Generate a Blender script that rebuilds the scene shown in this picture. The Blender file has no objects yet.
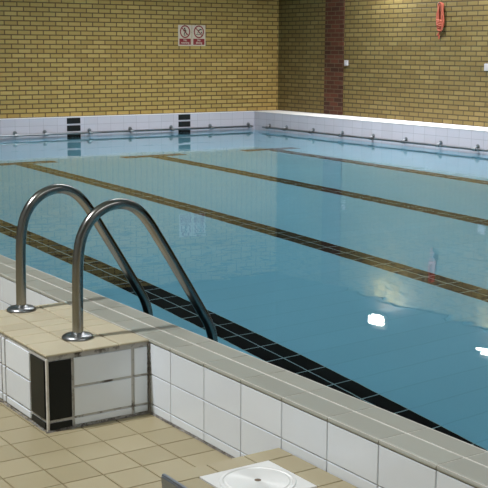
import bpy, bmesh, math, random
from mathutils import Vector, Matrix
random.seed(7)
S = bpy.context.scene
COL = S.collection

# ------------------------------------------------------------------ layout (metres; deck level z = 0)
ZC = 0.305            # top of the parapet coping, block and far ledge
ZW = -0.036            # water level
XI, XM, XO = 0.033, -0.067, -0.178      # parapet: pool side, coping seam, deck side
XR, XRB = 9.64, 10.2                    # far tiled upstand, brick wall behind its ledge
YB, YBB = 17.59, 17.63                  # end upstand, brick end wall
YF = -4.5                               # wall behind the camera
XL = -4.6                               # wall on the deck side
HC = 5.0                                # ceiling
LANE0, LANES = 1.627, 2.0787
def depth(y): return 0.99 - 0.0705 * (y - 10)

# ------------------------------------------------------------------ helpers
def link(name, bm, mats, parent=None, smooth=False, kind=None):
    me = bpy.data.meshes.new(name)
    bmesh.ops.recalc_face_normals(bm, faces=bm.faces) if False else None
    bm.to_mesh(me); bm.free()
    for m in (mats if isinstance(mats, (list, tuple)) else [mats]):
        me.materials.append(m)
    if smooth:
        for p in me.polygons: p.use_smooth = True
    o = bpy.data.objects.new(name, me); COL.objects.link(o)
    if parent: o.parent = parent
    if kind: o['kind'] = kind
    return o

def empty(name, loc, label, cat, group=None):
    o = bpy.data.objects.new(name, None); COL.objects.link(o)
    o.empty_display_size = 0.1
    o.location = loc; o['label'] = label; o['category'] = cat
    if group: o['group'] = group
    return o

def tag(o, label, cat, group=None, kind=None):
    o['label'] = label; o['category'] = cat
    if group: o['group'] = group
    if kind: o['kind'] = kind
    return o

def box(bm, lo, hi, mi=0, bev=0.0, seg=2):
    vs = bmesh.ops.create_cube(bm, size=1)['verts']
    for v in vs:
        v.co = Vector([lo[i] + (v.co[i] + .5) * (hi[i] - lo[i]) for i in range(3)])
    fs = {f for v in vs for f in v.link_faces}
    for f in fs: f.material_index = mi
    if bev > 0:
        es = {e for v in vs for e in v.link_edges}
        r = bmesh.ops.bevel(bm, geom=list(es), offset=bev, segments=seg, profile=.5, affect='EDGES')
        for f in r['faces']: f.material_index = mi
    return vs

def quad(bm, pts, mi=0):
    f = bm.faces.new([bm.verts.new(p) for p in pts]); f.material_index = mi
    return f

def tile(bm, o, eu, ev, n, u0, u1, v0, v1, th, bev, mi=0):
    """one ceramic tile: a slab of thickness th standing on the bed o + u*eu + v*ev, arris bev"""
    o, eu, ev, n = map(Vector, (o, eu, ev, n))
    b = min(bev, (u1-u0)*.3, (v1-v0)*.3)
    def ring(d, h): return [bm.verts.new(o + eu*u + ev*v + n*h) for u, v in ((u0+d, v0+d), (u1-d, v0+d), (u1-d, v1-d), (u0+d, v1-d))]
    r0, r1, r2 = ring(0, 0), ring(0, th-b), ring(b, th)
    fs = [bm.faces.new(r2)]
    for a, c in ((r0, r1), (r1, r2)):
        for i in range(4):
            j = (i+1) % 4
            fs.append(bm.faces.new((a[i], a[j], c[j], c[i])))
    if eu.cross(ev).dot(n) < 0:
        for f in fs: f.normal_flip()
    for f in fs: f.material_index = mi

def tiles(bm, o, eu, ev, n, us, vs, gap=.004, th=.006, bev=.0015, mi=0):
    for i in range(len(us)-1):
        for j in range(len(vs)-1):
            m = mi(us[i], vs[j]) if callable(mi) else mi
            if m is None: continue
            tile(bm, o, eu, ev, n, us[i]+gap/2, us[i+1]-gap/2, vs[j]+gap/2, vs[j+1]-gap/2, th, bev, m)

def catmull(P, n=10):
    P = [Vector(p) for p in P]; Q = [2*P[0]-P[1]] + P + [2*P[-1]-P[-2]]; out = []
    for i in range(1, len(Q)-2):
        a, b, c, d = Q[i-1:i+3]
        for k in range(n):
            t = k/n
            out.append(.5*((2*b) + (c-a)*t + (2*a-5*b+4*c-d)*t*t + (3*b-a-3*c+d)*t**3))
    out.append(P[-1]); return out

def tube(bm, path, r, sides=16, closed=False, mi=0, up=None):
    path = [Vector(p) for p in path]; n = len(path); rings = []
    up = Vector(up) if up else None
    for i, p in enumerate(path):
        a = path[(i-1) % n] if (closed or i > 0) else p
        b = path[(i+1) % n] if (closed or i < n-1) else p
        t = (b-a).normalized()
        if up is None:
            up = Vector((0, 0, 1)) if abs(t.z) < .9 else Vector((1, 0, 0))
        x = (up - t*up.dot(t)).normalized(); y = t.cross(x); up = x
        rr = r(i/(n-1)) if callable(r) else r
        rings.append([bm.verts.new(p + (x*math.cos(2*math.pi*k/sides) + y*math.sin(2*math.pi*k/sides))*rr) for k in range(sides)])
    m = n if closed else n-1
    for i in range(m):
        A, B = rings[i], rings[(i+1) % n]
        for k in range(sides):
            f = bm.faces.new((A[k], A[(k+1) % sides], B[(k+1) % sides], B[k])); f.material_index = mi
    if not closed:
        bm.faces.new(rings[0][::-1]).material_index = mi; bm.faces.new(rings[-1]).material_index = mi

def lathe(bm, prof, c, axis='Z', sides=40, mi=0):
    """prof: list of (radius, height) from bottom to top"""
    rings = []
    c = Vector(c)
    for r, h in prof:
        ring = []
        for k in range(sides):
            a = 2*math.pi*k/sides
            v = Vector((r*math.cos(a), r*math.sin(a), h))
            if axis == 'X': v = Vector((h, v.x, v.y))
            if axis == '-Y': v = Vector((v.x, -h, v.y))
            ring.append(bm.verts.new(c+v))
        rings.append(ring)
    for A, B in zip(rings, rings[1:]):
        for k in range(sides):
            f = bm.faces.new((A[k], A[(k+1) % sides], B[(k+1) % sides], B[k])); f.material_index = mi
    bm.faces.new(rings[-1]).material_index = mi
    bm.faces.new(rings[0][::-1]).material_index = mi

# ------------------------------------------------------------------ materials
class NT:
    def __init__(s, name):
        s.m = bpy.data.materials.new(name); s.m.use_nodes = True
        s.t = s.m.node_tree; s.n = s.t.nodes; s.l = s.t.links
        s.bsdf = s.n['Principled BSDF']; s.out = s.n['Material Output']
    def new(s, typ, **kw):
        n = s.n.new(typ)
        for k, v in kw.items():
            if k.startswith('_'): setattr(n, k[1:], v)
        return n
    def set(s, sock, v):
        if isinstance(v, bpy.types.NodeSocket): s.l.new(v, sock)
        else: sock.default_value = v
    def math(s, op, a, b=0.0, c=0.0):
        n = s.n.new('ShaderNodeMath'); n.operation = op
        for i, v in enumerate((a, b, c)): s.set(n.inputs[i], v)
        return n.outputs[0]
    def pos(s):
        g = s.n.new('ShaderNodeNewGeometry'); sep = s.n.new('ShaderNodeSeparateXYZ')
        s.l.new(g.outputs['Position'], sep.inputs[0]); return g, sep.outputs
    def comb(s, x, y, z=0.0):
        n = s.n.new('ShaderNodeCombineXYZ')
        for i, v in enumerate((x, y, z)): s.set(n.inputs[i], v)
        return n.outputs[0]
    def mix(s, f, a, b, typ='MIX'):
        n = s.n.new('ShaderNodeMix'); n.data_type = 'RGBA'; n.blend_type = typ
        s.set(n.inputs[0], f); s.set(n.inputs[6], a if not isinstance(a, tuple) else (*a, 1)[:4]); s.set(n.inputs[7], b if not isinstance(b, tuple) else (*b, 1)[:4])
        return n.outputs[2]
    def noise(s, vec, scale, detail=3, rough=.5):
        n = s.n.new('ShaderNodeTexNoise'); s.set(n.inputs['Vector'], vec)
        n.inputs['Scale'].default_value = scale; n.inputs['Detail'].default_value = detail; n.inputs['Roughness'].default_value = rough
        return n.outputs['Fac']
    def ramp(s, f, stops):
        n = s.n.new('ShaderNodeValToRGB'); s.set(n.inputs[0], f)
        e = n.color_ramp.elements
        while len(e) < len(stops): e.new(.5)
        for k, (p, c) in enumerate(stops): e[k].position = p; e[k].color = (*c, 1)
        return n.outputs[0]
    def bump(s, h, strength, dist):
        n = s.n.new('ShaderNodeBump'); s.set(n.inputs['Height'], h)
        n.inputs['Strength'].default_value = strength; n.inputs['Distance'].default_value = dist
        s.l.new(n.outputs[0], s.bsdf.inputs['Normal']); return n.outputs[0]
    def fin(s, color=None, rough=.5, metal=0.0, spec=.5):
        if color is not None: s.set(s.bsdf.inputs['Base Color'], (*color, 1) if isinstance(color, tuple) else color)
        s.set(s.bsdf.inputs['Roughness'], rough); s.bsdf.inputs['Metallic'].default_value = metal
        s.bsdf.inputs['Specular IOR Level'].default_value = spec
        return s.m

def plain(name, color, rough=.5, metal=0.0, var=.0, scale=8, spec=.5):
    t = NT(name)
    if var:
        g, p = t.pos(); f = t.noise(g.outputs['Position'], scale)
        c = t.mix(f, tuple(x*(1-var) for x in color), tuple(min(1, x*(1+var)) for x in color))
        return t.fin(c, rough, metal, spec)
    return t.fin(color, rough, metal, spec)

def brick_mat(name, along, cols, mortar, z0, off=0.0, msize=.011):
    t = NT(name); g, p = t.pos()
    a = p['Y'] if along == 'Y' else p['X']
    v = t.comb(t.math('ADD', a, off), t.math('SUBTRACT', p['Z'], z0))
    def br(c1, c2, m):
        b = t.n.new('ShaderNodeTexBrick'); t.l.new(v, b.inputs['Vector'])
        b.offset = .5; b.inputs['Scale'].default_value = 1
        b.inputs['Brick Width'].default_value = .225; b.inputs['Row Height'].default_value = .075
        b.inputs['Mortar Size'].default_value = msize/2; b.inputs['Mortar Smooth'].default_value = .25
        b.inputs['Color1'].default_value = (*c1, 1); b.inputs['Color2'].default_value = (*c2, 1); b.inputs['Mortar'].default_value = (*m, 1)
        return b
    b = br((0, 0, 0), (1, 1, 1), (.5, .5, .5))
    body = t.ramp(b.outputs['Color'], [(0, cols[0]), (.35, cols[1]), (.7, cols[2]), (1, cols[3])])
    n1 = t.noise(g.outputs['Position'], 1.3, 4); n2 = t.noise(g.outputs['Position'], 45, 3)
    body = t.mix(t.math('MULTIPLY', n1, .30), body, tuple(c*.62 for c in cols[1]))
    body = t.mix(t.math('MULTIPLY', n2, .35), body, tuple(c*.7 for c in cols[0]))
    c = t.mix(b.outputs['Fac'], body, mortar)
    h = t.math('ADD', t.math('MULTIPLY', t.math('SUBTRACT', 1, b.outputs['Fac']), 1), t.math('MULTIPLY', n2, .25))
    t.bump(h, .7, .006)
    return t.fin(c, .62, 0, .3)

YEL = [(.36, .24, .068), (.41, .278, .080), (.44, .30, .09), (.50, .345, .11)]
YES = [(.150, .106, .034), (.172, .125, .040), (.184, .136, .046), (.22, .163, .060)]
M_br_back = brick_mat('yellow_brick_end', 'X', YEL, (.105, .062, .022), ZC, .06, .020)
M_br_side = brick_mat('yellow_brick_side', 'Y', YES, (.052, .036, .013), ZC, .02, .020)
M_paint = plain('pale_painted_wall', (.52, .53, .54), .8, 0, .04, 2)
M_upper_dark = plain('upper_wall_darkening', (.022, .016, .011), .7, 0, .2, 5, .2)
RED = [(.042, .014, .007), (.062, .019, .009), (.08, .025, .011), (.12, .036, .017)]
M_br_red = brick_mat('red_brick', 'Y', RED, (.10, .075, .045), ZC, .08, .012)

def grid_tile_mat(name, along, w, h, base, grout, z0, off, rough=.16, gsize=.006):
    t = NT(name); g, p = t.pos()
    a = p['Y'] if along == 'Y' else p['X']
    v = t.comb(t.math('ADD', a, off), t.math('SUBTRACT', p['Z'], z0))
    b = t.n.new('ShaderNodeTexBrick'); t.l.new(v, b.inputs['Vector']); b.offset = 0
    for k, x in (('Scale', 1), ('Brick Width', w), ('Row Height', h), ('Mortar Size', gsize/2), ('Mortar Smooth', .2)): b.inputs[k].default_value = x
    b.inputs['Color1'].default_value = (*base, 1); b.inputs['Color2'].default_value = (*[c*.93 for c in base], 1); b.inputs['Mortar'].default_value = (*grout, 1)
    n = t.noise(g.outputs['Position'], 3, 4)
    c = t.mix(t.math('MULTIPLY', n, .16), b.outputs['Color'], tuple(x*.6 for x in base))
    t.bump(t.math('SUBTRACT', 1, b.outputs['Fac']), .5, .003)
    return t.fin(c, t.math('ADD', t.math('MULTIPLY', b.outputs['Fac'], .5), rough))

WHITE = (.54, .52, .572)
M_band_back = grid_tile_mat('white_wall_tile_end', 'X', .25, .125, WHITE, (.32, .31, .34), ZC-.012, .104)
M_band_side = grid_tile_mat('white_wall_tile_side', 'Y', .25, .125, WHITE, (.30, .29, .32), ZC-.012, .06)

def tile_body(name, c0, c1, rough=.22, stain=.25, stain_col=None, spec=.5, nscale=14):
    """glazed tile: each tile its own shade, faint stains"""
    t = NT(name); g, p = t.pos()
    c = t.mix(g.outputs['Random Per Island'], c0, c1)
    n = t.noise(g.outputs['Position'], nscale, 5, .6)
    sc = stain_col or tuple(x*.6 for x in c0)
    c = t.mix(t.math('MULTIPLY', t.math('SMOOTHSTEP' if False else 'MULTIPLY', n, n), stain), c, sc)
    t.bump(t.noise(g.outputs['Position'], 160, 2), .05, .001)
    return t.fin(c, rough, 0, spec)

M_white = tile_body('white_tile', (.77, .82, .875), (.82, .87, .925), .14, .10)
M_black = tile_body('black_tile', (.012, .014, .013), (.018, .02, .019), .3, .1, spec=.13)
M_beige = tile_body('beige_deck_tile', (.365, .305, .178), (.43, .365, .225), .42, .55, (.42, .36, .22))
M_block = tile_body('beige_block_tile', (.56, .49, .345), (.63, .56, .40), .34, .45, (.43, .38, .25))
M_cope = tile_body('grey_green_coping_tile', (.32, .32, .272), (.365, .365, .312), .36, .45, (.36, .36, .27))

def grout_mat(name, clean, dirt, lo, hi, scale=16):
    t = NT(name); g, p = t.pos()
    n = t.noise(g.outputs['Position'], scale, 5, .65)
    f = t.ramp(n, [(lo, (0, 0, 0)), (hi, (1, 1, 1))])
    return t.fin(t.mix(f, clean, dirt), .85, 0, .2)
M_grout = grout_mat('pale_grout', (.50, .48, .42), (.20, .17, .12), .48, .72)
M_grout_d = grout_mat('deck_grout', (.36, .30, .19), (.20, .16, .10), .42, .7)
M_bed = grout_mat('dark_bed_grout', (.22, .18, .11), (.12, .10, .07), .45, .7)
M_grout_m = grout_mat('mouldy_grout', (.52, .51, .48), (.10, .085, .07), .52, .68, 22)
M_grout_w = grout_mat('white_coping_grout', (.66, .64, .58), (.40, .37, .31), .5, .78)
M_grime = grout_mat('grimy_mortar_fillet', (.30, .28, .25), (.06, .05, .04), .40, .66, 18)

def pool_floor_mat():
    t = NT('pool_floor_tile'); g, p = t.pos()
    X, Y = p['X'], p['Y']
    W = LANES/16
    u = t.math('SUBTRACT', X, LANE0)
    v = t.comb(u, t.math('ADD', Y, .06))
    b = t.n.new('ShaderNodeTexBrick'); t.l.new(v, b.inputs['Vector']); b.offset = 0
    for k, x in (('Scale', 1), ('Brick Width', W), ('Row Height', .25), ('Mortar Size', .0045), ('Mortar Smooth', .2)): b.inputs[k].default_value = x
    base, gro = (.285, .66, .83), (.245, .575, .73)
    b.inputs['Color1'].default_value = (*base, 1); b.inputs['Color2'].default_value = (*[c*.94 for c in base], 1); b.inputs['Mortar'].default_value = (*gro, 1)
    b2 = t.n.new('ShaderNodeTexBrick'); t.l.new(v, b2.inputs['Vector']); b2.offset = 0
    for k, x in (('Scale', 1), ('Brick Width', 300), ('Row Height', .25), ('Mortar Size', .005), ('Mortar Smooth', .2)): b2.inputs[k].default_value = x
    for k, x in (('Color1', base), ('Color2', [c*.97 for c in base]), ('Mortar', gro)): b2.inputs[k].default_value = (*x, 1)
    # lane lines: two tiles wide, ending in a cross bar short of the end wall
    k = t.math('ROUND', t.math('DIVIDE', u, LANES))
    k = t.math('MINIMUM', t.math('MAXIMUM', k, 0), 3)
    du = t.math('ABSOLUTE', t.math('SUBTRACT', u, t.math('MULTIPLY', k, LANES)))
    line = t.math('MULTIPLY', t.math('LESS_THAN', du, W), t.math('LESS_THAN', Y, 14.66))
    bar = t.math('MULTIPLY', t.math('LESS_THAN', du, W*4), t.math('MULTIPLY', t.math('GREATER_THAN', Y, 14.40), t.math('LESS_THAN', Y, 14.66)))
    mask = t.math('MAXIMUM', line, bar)
    dark = t.mix(b.outputs['Fac'], (.004, .005, .005), (.36, .52, .54))
    c = t.mix(mask, b2.outputs['Color'], dark)
    return t.fin(c, .4, 0, .04)
M_pool_floor = pool_floor_mat()
M_pool_wall = plain('blue_pool_wall_tile', (.27, .55, .66), .3, 0, .05, 4, .05)

def water_mat():
    t = NT('clear_water'); t.n.remove(t.bsdf)
    g, p = t.pos()
    gl = t.n.new('ShaderNodeBsdfGlass'); gl.inputs['IOR'].default_value = 1.333; gl.inputs['Roughness'].default_value = 0.0
    gl.inputs['Color'].default_value = (.93, .985, 1, 1)
    def nz(sc, sx, sy):
        m = t.n.new('ShaderNodeMapping'); t.l.new(g.outputs['Position'], m.inputs[0]); m.inputs['Scale'].default_value = (sx, sy, 1)
        m.inputs['Rotation'].default_value = (0, 0, .5)
        return t.noise(m.outputs[0], sc, 2, .5)
    # ripples live in the middle of the pool and die out toward the end wall and the near corner
    def ss(a, b, v):
        n = t.n.new('ShaderNodeMapRange'); n.interpolation_type = 'SMOOTHSTEP'; t.l.new(v, n.inputs[0]); n.inputs[1].default_value = a; n.inputs[2].default_value = b
        return n.outputs[0]
    live = t.math('MULTIPLY', t.math('SUBTRACT', 1, ss(13.2, 15.4, p['Y'])), ss(5.6, 10.5, t.math('ADD', t.math('MULTIPLY', p['X'], .75), t.math('MULTIPLY', p['Y'], .6))))
    fine = t.math('ADD', t.math('MULTIPLY', nz(5.0, 1, 1.2), .60), t.math('MULTIPLY', nz(14.0, 1, 1.1), .36))
    h = t.math('ADD', t.math('ADD', t.math('MULTIPLY', nz(1.5, 1, 1.3), .75), t.math('MULTIPLY', nz(4.0, 1, 1.2), .10)), t.math('MULTIPLY', fine, live))
    b = t.n.new('ShaderNodeBump'); t.l.new(h, b.inputs['Height']); b.inputs['Strength'].default_value = 1.0; b.inputs['Distance'].default_value = .0022
    t.l.new(b.outputs[0], gl.inputs['Normal'])
    t.l.new(gl.outputs[0], t.out.inputs['Surface'])
    return t.m
M_water = water_mat()

def steel_mat():
    t = NT('satin_steel'); g, p = t.pos()
    n = t.noise(g.outputs['Position'], 30, 3)
    return t.fin((.31, .305, .285), t.math('ADD', .19, t.math('MULTIPLY', n, .04)), 1.0)
M_steel = steel_mat()
M_rail = plain('dull_rail_steel', (.26, .275, .285), .45, 1.0)
M_flange = plain('worn_flange_steel', (.34, .345, .35), .34, 1.0)
M_box = plain('grey_white_plastic', (.40, .39, .41), .45)
M_alu = plain('aluminium_nosing', (.33, .36, .41), .4, 1.0)
M_plastic = plain('white_plastic', (.74, .73, .68), .38, 0, .06, 20)
M_brown = plain('brown_stain', (.16, .11, .07), .6)
M_cover = plain('weathered_white_cover', (.74, .74, .71), .42, 0, .10, 12)
def lid_mat():
    t = NT('brushed_pale_lid'); tg = t.n.new('ShaderNodeTangent'); tg.direction_type = 'RADIAL'; tg.axis = 'Z'
    t.l.new(tg.outputs[0], t.bsdf.inputs['Tangent']); t.bsdf.inputs['Anisotropic'].default_value = .8
    return t.fin((.80, .80, .77), .42, .25)
M_lid = lid_mat()
M_rope = plain('red_orange_rope', (.33, .075, .04), .85, 0, .35, 60)
M_sign_w = plain('sign_white', (.52, .45, .35), .5)
M_sign_r = plain('sign_red', (.21, .010, .014), .5)
M_sign_k = plain('sign_black', (.02, .02, .018), .4)
M_ceil = plain('painted_ceiling', (.62, .60, .54), .8, 0, .05, 2)
M_ledge = plain('ledge_tile', (.82, .79, .77), .6, 0, .04, 6, .25)
M_body = plain('lamp_casting', (.30, .30, .30), .5)
def emit(name, col, st):
    t = NT(name); t.n.remove(t.bsdf); e = t.n.new('ShaderNodeEmission')
    e.inputs[0].default_value = (*col, 1); e.inputs[1].default_value = st; t.l.new(e.outputs[0], t.out.inputs[0]); return t.m
LAMP_E, FILL_E = 16.0, 185.0
M_lamp = emit('lamp_glass', (1, .93, .80), LAMP_E); M_lamp.cycles.emission_sampling = 'NONE'

def rng(a, b, step, phase):
    k0 = math.floor((a-phase)/step)+1; out = [a]
    while phase + k0*step < b-.01:
        q = phase + k0*step
        if q > a+.01: out.append(q)
        k0 += 1
    return out+[b]

# ------------------------------------------------------------------ the building shell
def slab(name, lo, hi, m):
    bm = bmesh.new(); box(bm, lo, hi); return link(name, bm, m, kind='structure')
slab('wall_back', (XL-.2, YBB, -.4), (XRB+.2, YBB+.2, HC), M_br_back)
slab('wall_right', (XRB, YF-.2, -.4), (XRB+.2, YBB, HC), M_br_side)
slab('wall_left', (XL-.2, YF-.2, -.4), (XL, YBB, HC), M_paint)
slab('wall_front', (XL, YF-.2, -.4), (XRB, YF, HC), M_paint)
slab('ceiling', (XL-.2, YF-.2, HC), (XRB+.2, YBB+.2, HC+.15), M_ceil)
# dark sheets added on the unseen upper walls, darkening their reflection in the water
ZCL = 2.72
slab('trim_4', (XRB-.03, YF, ZCL), (XRB, YBB-.03, HC), M_upper_dark)
slab('trim_5', (XL, YBB-.03, ZCL), (XRB, YBB, HC), M_upper_dark)
# red brick pier standing just proud of the side wall
bm = bmesh.new(); box(bm, (XRB-.015, 15.652, ZC), (XRB, 16.184, ZCL-.002), bev=.003); link('pillar', bm, M_br_red, kind='structure')

# pool tank
def tank():
    y0, y1 = YF, YB
    bm = bmesh.new()
    quad(bm, [(XI, y0, ZW-depth(y0)), (XR, y0, ZW-depth(y0)), (XR, y1, ZW-depth(y1)), (XI, y1, ZW-depth(y1))])
    link('pool_floor', bm, M_pool_floor, kind='structure')
    # inner face under the near parapet
    bm = bmesh.new()
    quad(bm, [(XI-.012, y0, ZW-depth(y0)), (XI-.012, y1, ZW-depth(y1)), (XI-.012, y1, ZC-.03), (XI-.012, y0, ZC-.03)])
    link('wall_pool_near', bm, M_pool_wall, kind='structure')
    # end and far upstands, white tiled, with their ledges
    bm = bmesh.new()
    for (a, b, mi) in ((ZW-depth(y1)-.05, ZW-.10, 1), (ZW-.10, ZC-.012, 0)):
        quad(bm, [(XI-.2, y1, a), (XR, y1, a), (XR, y1, b), (XI-.2, y1, b)], mi)
    box(bm, (XI-.2, y1-.004, ZC-.012), (XRB, YBB, ZC), 2, .003)
    link('wall_pool_end', bm, [M_band_back, M_pool_wall, M_ledge], kind='structure')
    bm = bmesh.new()
    quad(bm, [(XR, y1, ZW-.10), (XR, y0, ZW-.10), (XR, y0, ZC-.012), (XR, y1, ZC-.012)], 0)
    quad(bm, [(XR, y1, ZW-depth(y1)), (XR, y0, ZW-depth(y0)), (XR, y0, ZW-.10), (XR, y1, ZW-.10)], 1)
    box(bm, (XR-.004, y0, ZC-.012), (XRB, y1, ZC), 2, .003)
    link('wall_pool_far', bm, [M_band_side, M_pool_wall, M_ledge], kind='structure')
tank()
# black target tiles of the end wall, set in white joints
for k, xc in enumerate((5.946, 8.12)):
    bm = bmesh.new()
    for r in range(-4, 3):
        z0 = ZC-.012-.125*(r+1) if r >= 0 else ZW
    for r in range(6):
        z1 = ZC-.022-.125*r
        if z1-.1 < ZW-depth(YB)+.02: break
        tile(bm, (xc-.125, YB, z1-.098), (1, 0, 0), (0, 0, 1), (0, -1, 0), 0, .25, 0, .098, .003, .001)
    link('trim_%d' % (k+1), bm, M_black, kind='structure')

# water
bm = bmesh.new()
quad(bm, [(XI-.012, YF, ZW), (XR, YF, ZW), (XR, YB, ZW), (XI-.012, YB, ZW)])
tag(link('pool_water', bm, M_water), 'clear still blue pool water over the black lane lines', 'water', kind='stuff')

# ------------------------------------------------------------------ near parapet with coping
def parapet():
    y0, y1 = YF, YB-.01
    seams = rng(y0, y1, .247, 2.939-.247*20)
    root_bm = bmesh.new()
    box(root_bm, (XO+.006, y0, -.05), (XI-.012, y1, ZC-.006))
    body = link('wall_near', root_bm, M_grout, kind='structure')
    bm = bmesh.new()
    P0, P1 = 2.925, 3.845
    tiles(bm, (XO+.006, 0, 0), (0, 1, 0), (0, 0, 1), (-1, 0, 0), seams, [.004, .040, .163, .291], .0045, .006, .0016)
    link('wall_tiling', bm, M_white, body, kind='structure')
    # coping: outer tile turned over the deck edge, inner tile with a bullnose over the water
    bm = bmesh.new()
    def prof_row(prof, a, b, g=.006):
        A = [bm.verts.new((x, a+g/2, z)) for x, z in prof]; B = [bm.verts.new((x, b-g/2, z)) for x, z in prof]
        for i in range(len(prof)-1):
            f = bm.faces.new((A[i], A[i+1], B[i+1], B[i])); f.normal_flip(); f.smooth = abs(prof[i][0]-prof[i+1][0]) < .01
        bm.faces.new([bm.verts.new(v.co) for v in A]); bm.faces.new([bm.verts.new(v.co) for v in B[::-1]])
    def arc(cx, cz, r, a0, a1, n=6): return [(cx+r*math.cos(math.radians(a0+(a1-a0)*i/n)), cz+r*math.sin(math.radians(a0+(a1-a0)*i/n))) for i in range(n+1)]
    g = .009
    outer = [(XO+.006, .293)] + arc(XO+.012, ZC-.012, .013, 180, 90) + [(XM-g/2-.0015, ZC+.001), (XM-g/2, ZC-.0005), (XM-g/2, ZC-.008)]
    inner = [(XM+g/2, ZC-.008), (XM+g/2, ZC-.0005), (XM+g/2+.0015, ZC+.001)] + arc(XI-.018, ZC-.017, .018, 90, 0) + [(XI, ZC-.05), (XI-.012, ZC-.05)]
    for a, b in zip(seams, seams[1:]):
        prof_row(outer, a, b); prof_row(inner, a, b)
    link('coping', bm, M_cope, body, kind='structure')
    bm = bmesh.new(); box(bm, (XO+.004, y0, ZC-.012), (XI-.006, y1, ZC-.0004))
    link('coping_grout', bm, M_grout_w, body, kind='structure')
    # dirty joint where wall meets deck
    bm = bmesh.new()
    n = 120
    ys = [P0+.02 + (P1-P0-.02)*i/n for i in range(n+1)]
    top = []
    for y in ys:
        w = .005+.004*random.random(); top.append(((XO-w, y, .0015), (XO-.0006, y, 0.004+.006*random.random()**2)))
    pv = [(bm.verts.new(a), bm.verts.new(b)) for a, b in top]
    for a, b in zip(pv, pv[1:]): bm.faces.new((a[0], b[0], b[1], a[1]))
    link('trim_9', bm, M_grime, body, kind='structure')
parapet()

# ------------------------------------------------------------------ tiled deck
bm = bmesh.new(); box(bm, (XL, YF, -.25), (XO+.006, YBB, -.0055))
deck = link('floor', bm, M_grout_d, kind='structure')
bm = bmesh.new()
def deck_cell(u, v):
    if u > -.63 and 3.86 < v < 4.48: return None
    return 0
tiles(bm, (0, 0, -.006), (1, 0, 0), (0, 1, 0), (0, 0, 1), rng(XL+.01, XO-.002, .152, -.79), rng(-1.5, 17.5, .1525, 3.65-.1525*40), .005, .006, .0012, deck_cell)
link('deck_tiling', bm, M_beige, deck, kind='structure')

# ------------------------------------------------------------------ tiled block that carries the ladder
BX0, BX1, BY0, BY1 = -.622, XO+.001, 3.845, 4.65
def block():
    bm = bmesh.new(); box(bm, (BX0+.006, BY0+.006, -.004), (BX1, BY1-.006, ZC-.006))
    root = link('plinth', bm, M_grout_m, kind='structure')
    bm = bmesh.new()
    box(bm, (BX0+.008, BY0+.008, ZC-.0075), (BX1-.004, BY1-.008, ZC-.0045)); link('plinth_bed', bm, M_bed, root, kind='structure')
    bm = bmesh.new()
    xs = [BX0-.004, -.468, -.314, BX1-.002]
    ysm = [BY0-.005, 4.027, 4.168, 4.268, 4.365, 4.51, BY1]
    tiles(bm, (0, 0, ZC-.007), (1, 0, 0), (0, 1, 0), (0, 0, 1), xs, ysm, .0065, .0075, .0025)
    link('plinth_top_tiling', bm, M_block, root, kind='structure')
    # front face, toward the camera
    rows = [.006, .041, .163, .282]
    white, black = bmesh.new(), bmesh.new()
    o, eu, ev, n = (0, BY0+.006, 0), (1, 0, 0), (0, 0, 1), (0, -1, 0)
    tiles(white, o, eu, ev, n, [-.513, -.256], rows, .010, .006, .0015)
    tiles(white, o, eu, ev, n, [-.252, BX1-.006], rows, .010, .006, .0015)
    tiles(black, o, eu, ev, n, [-.611, -.517], [.006, .034], .003, .006, .001)
    tiles(black, o, eu, ev, n, [-.611, -.517], [.044, .277], .003, .006, .001)
    # deck-side face
    o, eu, ev, n = (BX0+.006, 0, 0), (0, 1, 0), (0, 0, 1), (-1, 0, 0)
    for a, b in ((4.006, 4.256), (4.262, 4.296), (4.302, 4.548), (4.553, BY1-.008)):
        tiles(white, o, eu, ev, n, [a, b], rows, .009, .006, .0015)
    tiles(black, o, eu, ev, n, [3.868, 3.998], [.006, .034], .003, .006, .001)
    tiles(black, o, eu, ev, n, [3.868, 3.998], [.044, .277], .003, .006, .001)
    # back face
    tiles(white, (0, BY1-.006, 0), (1, 0, 0), (0, 0, 1), (0, 1, 0), [-.612, -.40, BX1-.006], rows, .006, .006, .0015)
    # pale corner strip
    cb = bmesh.new(); box(cb, (BX0+.001, BY0+.001, .002), (BX0+.010, BY0+.012, .286), bev=.002); link('plinth_corner_joint', cb, M_grout_w, root, kind='structure')
    link('plinth_wall_tiling', white, M_white, root, kind='structure')
    link('plinth_black_tiling', black, M_black, root, kind='structure')
    # grey mortar smeared along the foot
    bm = bmesh.new()
    def fillet(pts, nrm, hmax, wmax):
        rows_ = []
        for p in pts:
            p = Vector(p); nn = Vector(nrm)
            w = wmax*(.5+.5*random.random()); h = hmax*(.25+.75*random.random()**1.5)
            rows_.append((bm.verts.new(p+nn*w+Vector((0, 0, .001))), bm.verts.new(p+nn*(w*.45)+Vector((0, 0, h*.6))), bm.verts.new(p+nn*.0006+Vector((0, 0, h)))))
        for a, b in zip(rows_, rows_[1:]):
            bm.faces.new((a[0], b[0], b[1], a[1])); bm.faces.new((a[1], b[1], b[2], a[2]))
    fillet([(BX0-.008+(BX1-BX0+.006)*i/90, BY0, 0) for i in range(91)], (0, -1, 0), .011, .011)
    fillet([(BX0, BY0-.008+(BY1-BY0)*i/110, 0) for i in range(111)], (-1, 0, 0), .009, .009)
    link('trim_8', bm, M_grime, root, kind='structure')
    # dark joint in the inner corner against the parapet
    bm = bmesh.new()
    for i in range(60):
        z = .004+.285*i/60; w = .004+.006*random.random()
        box(bm, (XO-w, BY0-w*.9, z), (XO+.001, BY0+.003, z+.0049))
    link('trim_7', bm, M_grime, root, kind='structure')
block()

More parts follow.
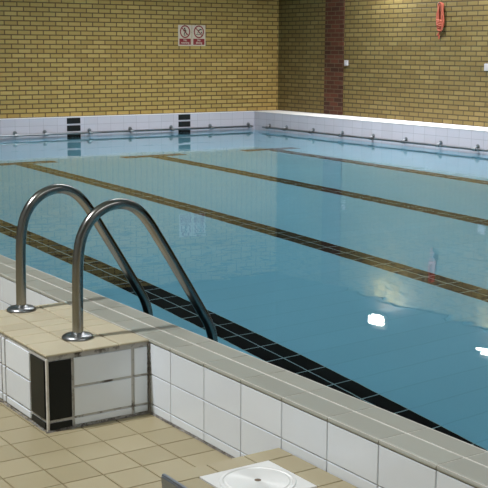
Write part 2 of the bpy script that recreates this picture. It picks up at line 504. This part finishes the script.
# ------------------------------------------------------------------ raised platform with access cover
PH, PX0, PY1 = .13, -.632, 2.948
def platform():
    bm = bmesh.new(); box(bm, (PX0+.012, YF, -.004), (XO-.001, PY1-.006, PH-.006))
    root = link('platform', bm, M_grout_d, kind='structure')
    bm = bmesh.new()
    C0, C1, CY0, CY1 = -.547, -.280, 2.600, 2.865
    def t(a, b, c, d): tile(bm, (0, 0, PH-.0065), (1, 0, 0), (0, 1, 0), (0, 0, 1), a+.0025, b-.0025, c+.0025, d-.0025, .0065, .0012)
    xs = [PX0+.006, -.47, -.325, XO-.002]
    for a, b in zip(xs, xs[1:]): t(a, b, CY1, PY1)
    for c, d in ((2.73, CY1), (CY0, 2.73)):
        t(PX0+.006, C0, c, d); t(C1, XO-.002, c, d)
    for y in [CY0-.1525*i for i in range(1, 14)]:
        for a, b in zip(xs, xs[1:]): t(a, b, y, y+.1525)
    tiles(bm, (0, PY1-.006, 0), (1, 0, 0), (0, 0, 1), (0, 1, 0), xs, [.004, PH-.008], .005, .006, .001)
    link('platform_tiling', bm, M_beige, root, kind='structure')
    # metal nosing along the deck-side edge
    bm = bmesh.new()
    box(bm, (PX0, YF, 0), (PX0+.0125, PY1, PH+.0015), bev=.003)
    box(bm, (PX0-.004, YF, PH-.028), (PX0+.006, PY1-.004, PH-.004), bev=.003)
    link('trim_3', bm, M_alu, root, kind='structure')
    # access cover
    cx, cy = (C0+C1)/2, (CY0+CY1)/2
    e = empty('access_cover', (cx, cy, PH), 'square off-white access cover with a round lid, set in the raised tiled platform', 'access cover')
    bm = bmesh.new(); box(bm, (C0-cx+.002, CY0-cy+.002, -.006), (C1-cx-.002, CY1-cy-.002, .002), bev=.0015)
    link('frame', bm, M_cover, e)
    bm = bmesh.new()
    lathe(bm, [(.119, .0021), (.119, .0036), (.1175, .0050), (.109, .0054), (.106, .0030), (.101, .0030), (.098, .0050), (.060, .0052), (.02, .0056)], (0, 0, 0), sides=72)
    lid = link('lid', bm, M_lid, e, smooth=False); lid['label'] = 'round brushed lid'
    bm = bmesh.new(); lathe(bm, [(.0105, .0056), (.0105, .0062), (.006, .0064)], (0, 0, 0), sides=20)
    h = link('finger_hole', bm, M_brown, lid); h['label'] = 'brown stained finger hole'
    bm = bmesh.new()
    for sx in (-1, 1):
        for sy in (-1, 1): lathe(bm, [(.004, .002), (.004, .0028), (.003, .003)], (sx*.118, sy*.118, 0), sides=12)
    link('screw', bm, M_brown, e) if False else bm.free()
platform()

# ------------------------------------------------------------------ stainless pool ladder
def ladder():
    root = empty('pool_ladder', (-.405, 4.305, ZC), 'stainless steel pool ladder with two arched handrails bolted to the tiled block', 'pool ladder')
    ox, oy, oz = root.location
    prof = [(-.408, .305), (-.405, .50), (-.400, .62), (-.386, .70), (-.358, .757), (-.320, .797), (-.275, .822), (-.223, .832), (-.172, .823), (-.128, .797),
            (-.085, .751), (-.030, .668), (.07, .508), (.168, .348), (.203, .288), (.222, .235), (.229, .18), (.230, .10), (.230, -.25), (.230, -.62)]
    for y in (4.018, 4.593):
        bm = bmesh.new()
        tube(bm, catmull([(x-ox, y-oy, z-oz) for x, z in prof], 8), .0222, 24, up=(0, 1, 0))
        hr = link('handrail', bm, M_steel, root, smooth=True)
        bm = bmesh.new()
        lathe(bm, [(.064, .0005), (.0645, .004), (.062, .010), (.054, .0155), (.040, .019), (.030, .021), (.0255, .024), (.0225, .026)], (-.408-ox, y-oy, 0), sides=48)
        link('base_flange', bm, M_flange, hr, smooth=True)
        bm = bmesh.new(); tube(bm, [(.230-ox, y-oy, -.62-oz), (.230-ox, y-oy, -.645-oz)], .027, 20)
        tube(bm, [(.23-ox, y-oy, -.58-oz), (XI-.01-ox, y-oy, -.58-oz)], .018, 16)
        link('foot', bm, plain('grey_rubber', (.08, .08, .08), .7), hr)
    for z in (-.20, -.45):
        bm = bmesh.new(); box(bm, (.19-ox, 4.04-oy, z-.015-oz), (.27-ox, 4.571-oy, z+.012-oz), bev=.006)
        link('tread', bm, M_steel, root)
ladder()

# ------------------------------------------------------------------ grab rails round the pool
def grab_rail(pts, brackets, axis, label):
    o = Vector(pts[0]); root = empty('grab_rail', o, label, 'grab rail')
    bm = bmesh.new(); tube(bm, [Vector(p)-o for p in pts], .017, 14)
    link('rail', bm, M_rail, root, smooth=True)
    for b in brackets:
        bm = bmesh.new()
        if axis == 'X':
            c = Vector((b, pts[0][1], pts[0][2]))-o; d = Vector((0, 1, 0)); w = YB-pts[0][1]
        else:
            c = Vector((pts[0][0], b, pts[0][2]))-o; d = Vector((1, 0, 0)); w = XR-pts[0][0]
        s = Vector((1, 0, 0)) if axis == 'X' else Vector((0, 1, 0))
        tube(bm, [c-s*.03, c+s*.03], .026, 14)                       # collar clamped round the rail
        tube(bm, [c+Vector((0, 0, .012)), c+d*(w*.5)+Vector((0, 0, .032)), c+d*(w-.001)+Vector((0, 0, .036))], .015, 10)
        e = c+d*(w-.008)+Vector((0, 0, .036))
        tube(bm, [e, e+d*.0075], .036, 14)
        link('bracket', bm, M_rail, root)
ZR = .027
grab_rail([(.5, YB-.065, ZR), (9.555, YB-.065, ZR)], [1.0, 1.8, 2.6, 3.4, 4.1, 4.886, 5.413, 6.234, 7.017, 7.841, 8.66, 9.50], 'X', 'steel grab rail along the white end wall with the two black markers')
grab_rail([(XR-.065, 17.22, ZR), (XR-.065, 1.0, ZR)], [17.08, 16.555, 15.756, 14.944, 14.144, 13.354, 12.573, 11.8, 11.0, 10.2, 9.4, 8.6, 7.8], 'Y', 'steel grab rail along the far side wall below the red brick pier')

# ------------------------------------------------------------------ signs on the end wall
def text_mesh(body, size):
    cu = bpy.data.curves.new('lettering', 'FONT'); cu.body = body; cu.size = size; cu.align_x = 'CENTER'; cu.align_y = 'CENTER'; cu.extrude = .0004
    cu.offset = .0009
    o = bpy.data.objects.new('lettering', cu); COL.objects.link(o)
    me = bpy.data.meshes.new_from_object(o.evaluated_get(bpy.context.evaluated_depsgraph_get()))
    bpy.data.objects.remove(o); bpy.data.curves.remove(cu)
    return me
def sign(x, kind, label):
    W, H = .278, .366
    e = empty('safety_sign', (x, YBB-.0005, 1.678), label, 'sign', 'pair of red and white prohibition signs')
    bm = bmesh.new(); box(bm, (-W/2, -.006, -H/2), (W/2, 0, H/2), bev=.002); link('sign_board', bm, M_sign_w, e)
    cz, R = .066, .106
    bm = bmesh.new()
    N = 56
    def P(r, a, y): return (r*math.cos(a), y, cz+r*math.sin(a)*1.06)
    for k in range(N):
        a, b = 2*math.pi*k/N, 2*math.pi*(k+1)/N
        quad(bm, [P(R-.021, a, -.0080), P(R, a, -.0080), P(R, b, -.0080), P(R-.021, b, -.0080)])
        quad(bm, [P(R, a, -.0058), P(R, b, -.0058), P(R, b, -.0080), P(R, a, -.0080)])
        quad(bm, [P(R-.021, a, -.0058), P(R-.021, a, -.0080), P(R-.021, b, -.0080), P(R-.021, b, -.0058)])
    d = Vector((1, 0, -1)).normalized(); q = Vector((1, 0, 1)).normalized(); c = Vector((0, -.0080, cz))
    quad(bm, [c-d*(R-.01)-q*.009, c+d*(R-.01)-q*.009, c+d*(R-.01)+q*.009, c-d*(R-.01)+q*.009])
    bmesh.ops.recalc_face_normals(bm, faces=bm.faces)
    link('prohibition_ring', bm, M_sign_r, e)['label'] = 'red circle with a diagonal bar'
    bm = bmesh.new(); y = -.0068
    def limb(a, b, w):
        a, b = Vector((a[0], y, a[1]+cz)), Vector((b[0], y, b[1]+cz)); s = (b-a).normalized().cross(Vector((0, 1, 0)))*w
        quad(bm, [a-s, b-s, b+s, a+s])
    def disc(cx, cz_, r): bm.faces.new([bm.verts.new((cx+r*math.cos(2*math.pi*k/16), y, cz+cz_+r*math.sin(2*math.pi*k/16))) for k in range(16)])
    if kind == 'run':
        disc(-.008, .056, .016)
        limb((-.006, .038), (.004, -.008), .017)
        limb((-.004, .03), (-.036, .012), .007); limb((.0, .03), (.030, .008), .007)
        limb((.002, -.008), (-.018, -.038), .009); limb((-.018, -.038), (-.014, -.072), .008)
        limb((.006, -.008), (.030, -.034), .009); limb((.030, -.034), (.012, -.070), .007)
    else:
        disc(-.004, .022, .013)
        limb((.005, .03), (.048, .046), .010); limb((.046, .046), (.066, .030), .006)
        limb((.0, .012), (-.03, -.028), .006)
        for i in range(4): limb((-.062+.028*i, -.05+.008*(i % 2)), (-.034+.028*i, -.05+.008*((i+1) % 2)), .005)
        limb((.052, .0), (.066, -.03), .010)
    bmesh.ops.recalc_face_normals(bm, faces=bm.faces)
    link('pictogram', bm, M_sign_k, e)['label'] = 'small black figure'
    bm = bmesh.new(); box(bm, (-.118, -.0076, -.163), (.118, -.0055, -.056), bev=.001)
    pan = link('caption_panel', bm, M_sign_r, e); pan['label'] = 'red caption panel'
    for body, z, sz in (('No', -.083, .05), ('running' if kind == 'run' else 'diving', -.127, .056)):
        me = text_mesh(body, sz); me.materials.append(M_sign_w)
        o = bpy.data.objects.new('lettering', me); COL.objects.link(o); o.parent = pan
        o.rotation_euler = (math.pi/2, 0, 0); o.location = (0, -.0082, z); o['label'] = 'white lettering'
sign(8.161, 'run', 'left sign on the yellow end wall, walking figure in a red circle')
sign(8.448, 'dive', 'right sign on the yellow end wall, beside the walking figure sign')

# ------------------------------------------------------------------ things on the far side wall
def rope():
    bm = bmesh.new(); x0 = XRB-.045; yc = 13.225
    rnd = random.Random(3)
    for k in range(9):
        w = .030+.034*rnd.random(); top = 2.168-.02*rnd.random(); bot = 1.735+.06*rnd.random(); dy = (rnd.random()-.5)*.045; dx = (rnd.random()-.5)*.05
        P = []
        for i in range(28):
            a = 2*math.pi*i/28
            sg = lambda v, e: math.copysign(abs(v)**e, v)
            P.append((x0+dx+.006*math.sin(3*a+k), yc+dy+w*sg(math.sin(a), .4)*(.95-.12*math.cos(a))+.005*math.sin(5*a+k), (top+bot)/2+(top-bot)/2*sg(math.cos(a), .8)))
        tube(bm, P, .0125, 8, closed=True)
    for j in range(4):                                              # wraps that bind the hank
        P = [(x0+.035*math.cos(2*math.pi*i/18), yc+.066*math.sin(2*math.pi*i/18), 1.90-.026*j+.012*math.sin(2*math.pi*i/18)) for i in range(18)]
        tube(bm, P, .011, 8, closed=True)
    tube(bm, catmull([(x0, yc-.01, 1.74), (x0-.01, yc+.015, 1.69), (x0, yc-.015+.03, 1.655), (x0, yc+.02, 1.615)], 6), .012, 8)
    tube(bm, catmull([(x0, yc-.02, 1.74), (x0+.005, yc+.03, 1.70), (x0, yc+.055, 1.665)], 6), .012, 8)
    o = link('hanging_rope', bm, M_rope, smooth=True)
    tag(o, 'red orange throw rope bundled in a long hank on the yellow side wall', 'rope')
    bm = bmesh.new(); tube(bm, [(XRB, yc, 2.148), (XRB-.075, yc, 2.148), (XRB-.085, yc, 2.168)], .006, 10)
    lathe(bm, [(.02, -.006), (.02, -.001)], (XRB, yc, 2.148), 'X', 16)
    tag(link('wall_hook', bm, M_rail), 'small steel hook holding up the red throw rope', 'hook')
rope()
def wall_box(y, z, w, h, d, label):
    e = empty('wall_switch', (XRB-.0005, y, z), label, 'switch')
    bm = bmesh.new(); box(bm, (-d, -w/2, -h/2), (0, w/2, h/2), bev=.006); link('housing', bm, M_box, e)
    bm = bmesh.new(); box(bm, (-d-.006, -w*.22, -h*.25), (-d+.001, w*.22, h*.25), bev=.003); link('button', bm, M_box, e)
wall_box(15.565, 1.215, .085, .095, .03, 'small white wall switch just right of the red brick pier')
wall_box(12.19, 1.195, .15, .105, .03, 'white wall switch near the right edge, lower right of the red rope')

# ------------------------------------------------------------------ lamps (above the frame; two mirrored in the water, overhead fill added)
def wall_lamp(x, y, z, s, label):
    e = empty('wall_lamp', (x, y, z), label, 'lamp', 'bulkhead lamps high on the side walls')
    bm = bmesh.new(); box(bm, (-.07 if s < 0 else 0, -.17, -.07), (0 if s < 0 else .07, .17, .09), bev=.012); link('lamp_body', bm, M_body, e)
    bm = bmesh.new(); box(bm, (min(s*.06, s*.16), -.165, -.055), (max(s*.06, s*.16), .165, .005), bev=.022, seg=3); link('diffuser', bm, M_lamp, e, smooth=True)
for y, lb in ((14.45, 'bulkhead wall lamp high above the small switch beside the brick pier, mirrored in the pool'),
              (11.88, 'bulkhead wall lamp high above the switch at the right edge, mirrored in the pool'),
              (9.1, 'bulkhead wall lamp on the side wall, beyond the right edge of the view')):
    wall_lamp(XRB-.03, y, 3.06, -1, lb)
def area(loc, rot, sx, sy, power, col, spread=180, name='unseen_overhead'):
    L = bpy.data.lights.new(name, 'AREA'); L.shape = 'RECTANGLE'; L.size = sx; L.size_y = sy; L.energy = power; L.color = col
    L.spread = math.radians(spread)
    o = bpy.data.objects.new(name+'_light', L); COL.objects.link(o); o.location = loc; o.rotation_euler = rot; return o
NEUT = (.97, .98, 1.0)
def panel(x, y, sx, sy, p): area((x, y, HC-.03), (0, 0, 0), sx, sy, FILL_E*p, NEUT, 128)  # broad overhead fill added to light the room, not a known fitting
panel(.8, -1.6, 4.5, 1.6, 1.05)
panel(4.4, 7.5, 6.0, 1.6, 1.6)
panel(6.6, 13.0, 5.0, 2.6, 4.9)
for y in (14.32, 11.73, 9.1):                     # side wall bulkheads throw most of their light down
    area((XRB-.26, y, 2.93), (0, math.radians(-14), 0), .12, .3, 58, (.94, .97, 1), 170, 'wall_lamp_beam')
area((-3.3, 4.35, HC-.06), (0, math.radians(-32), 0), .28, .28, 300, NEUT, 150)

w = bpy.data.worlds.new('room_dark'); S.world = w; w.use_nodes = True
w.node_tree.nodes['Background'].inputs[0].default_value = (.02, .02, .02, 1)

# ------------------------------------------------------------------ camera
f, yaw, pit, rol = 1131.1, math.radians(33.650), math.radians(9.7806), math.radians(.2933)
fw = Vector((math.sin(yaw)*math.cos(pit), math.cos(yaw)*math.cos(pit), -math.sin(pit)))
rt = Vector((math.cos(yaw), -math.sin(yaw), 0)); up = rt.cross(fw)
r2 = rt*math.cos(rol)+up*math.sin(rol); u2 = up*math.cos(rol)-rt*math.sin(rol)
cd = bpy.data.cameras.new('camera'); cam = bpy.data.objects.new('camera', cd); COL.objects.link(cam)
cd.sensor_width = 36; cd.sensor_fit = 'HORIZONTAL'; cd.lens = f/488*36; cd.clip_start = .05; cd.clip_end = 100
M = Matrix((r2, u2, -fw)).transposed().to_4x4(); M.translation = Vector((-2.288, 0, 1.445))
cam.matrix_world = M
S.camera = cam

S.view_settings.view_transform = 'Standard'; S.view_settings.look = 'None'; S.view_settings.gamma = 1
S.view_settings.exposure = -0.62; S.view_settings.use_curve_mapping = False
S.cycles.use_denoising = True
S.cycles.max_bounces = 14; S.cycles.transmission_bounces = 10; S.cycles.glossy_bounces = 6; S.cycles.diffuse_bounces = 6
S.cycles.caustics_refractive = True; S.cycles.caustics_reflective = False
S.cycles.sample_clamp_indirect = 4
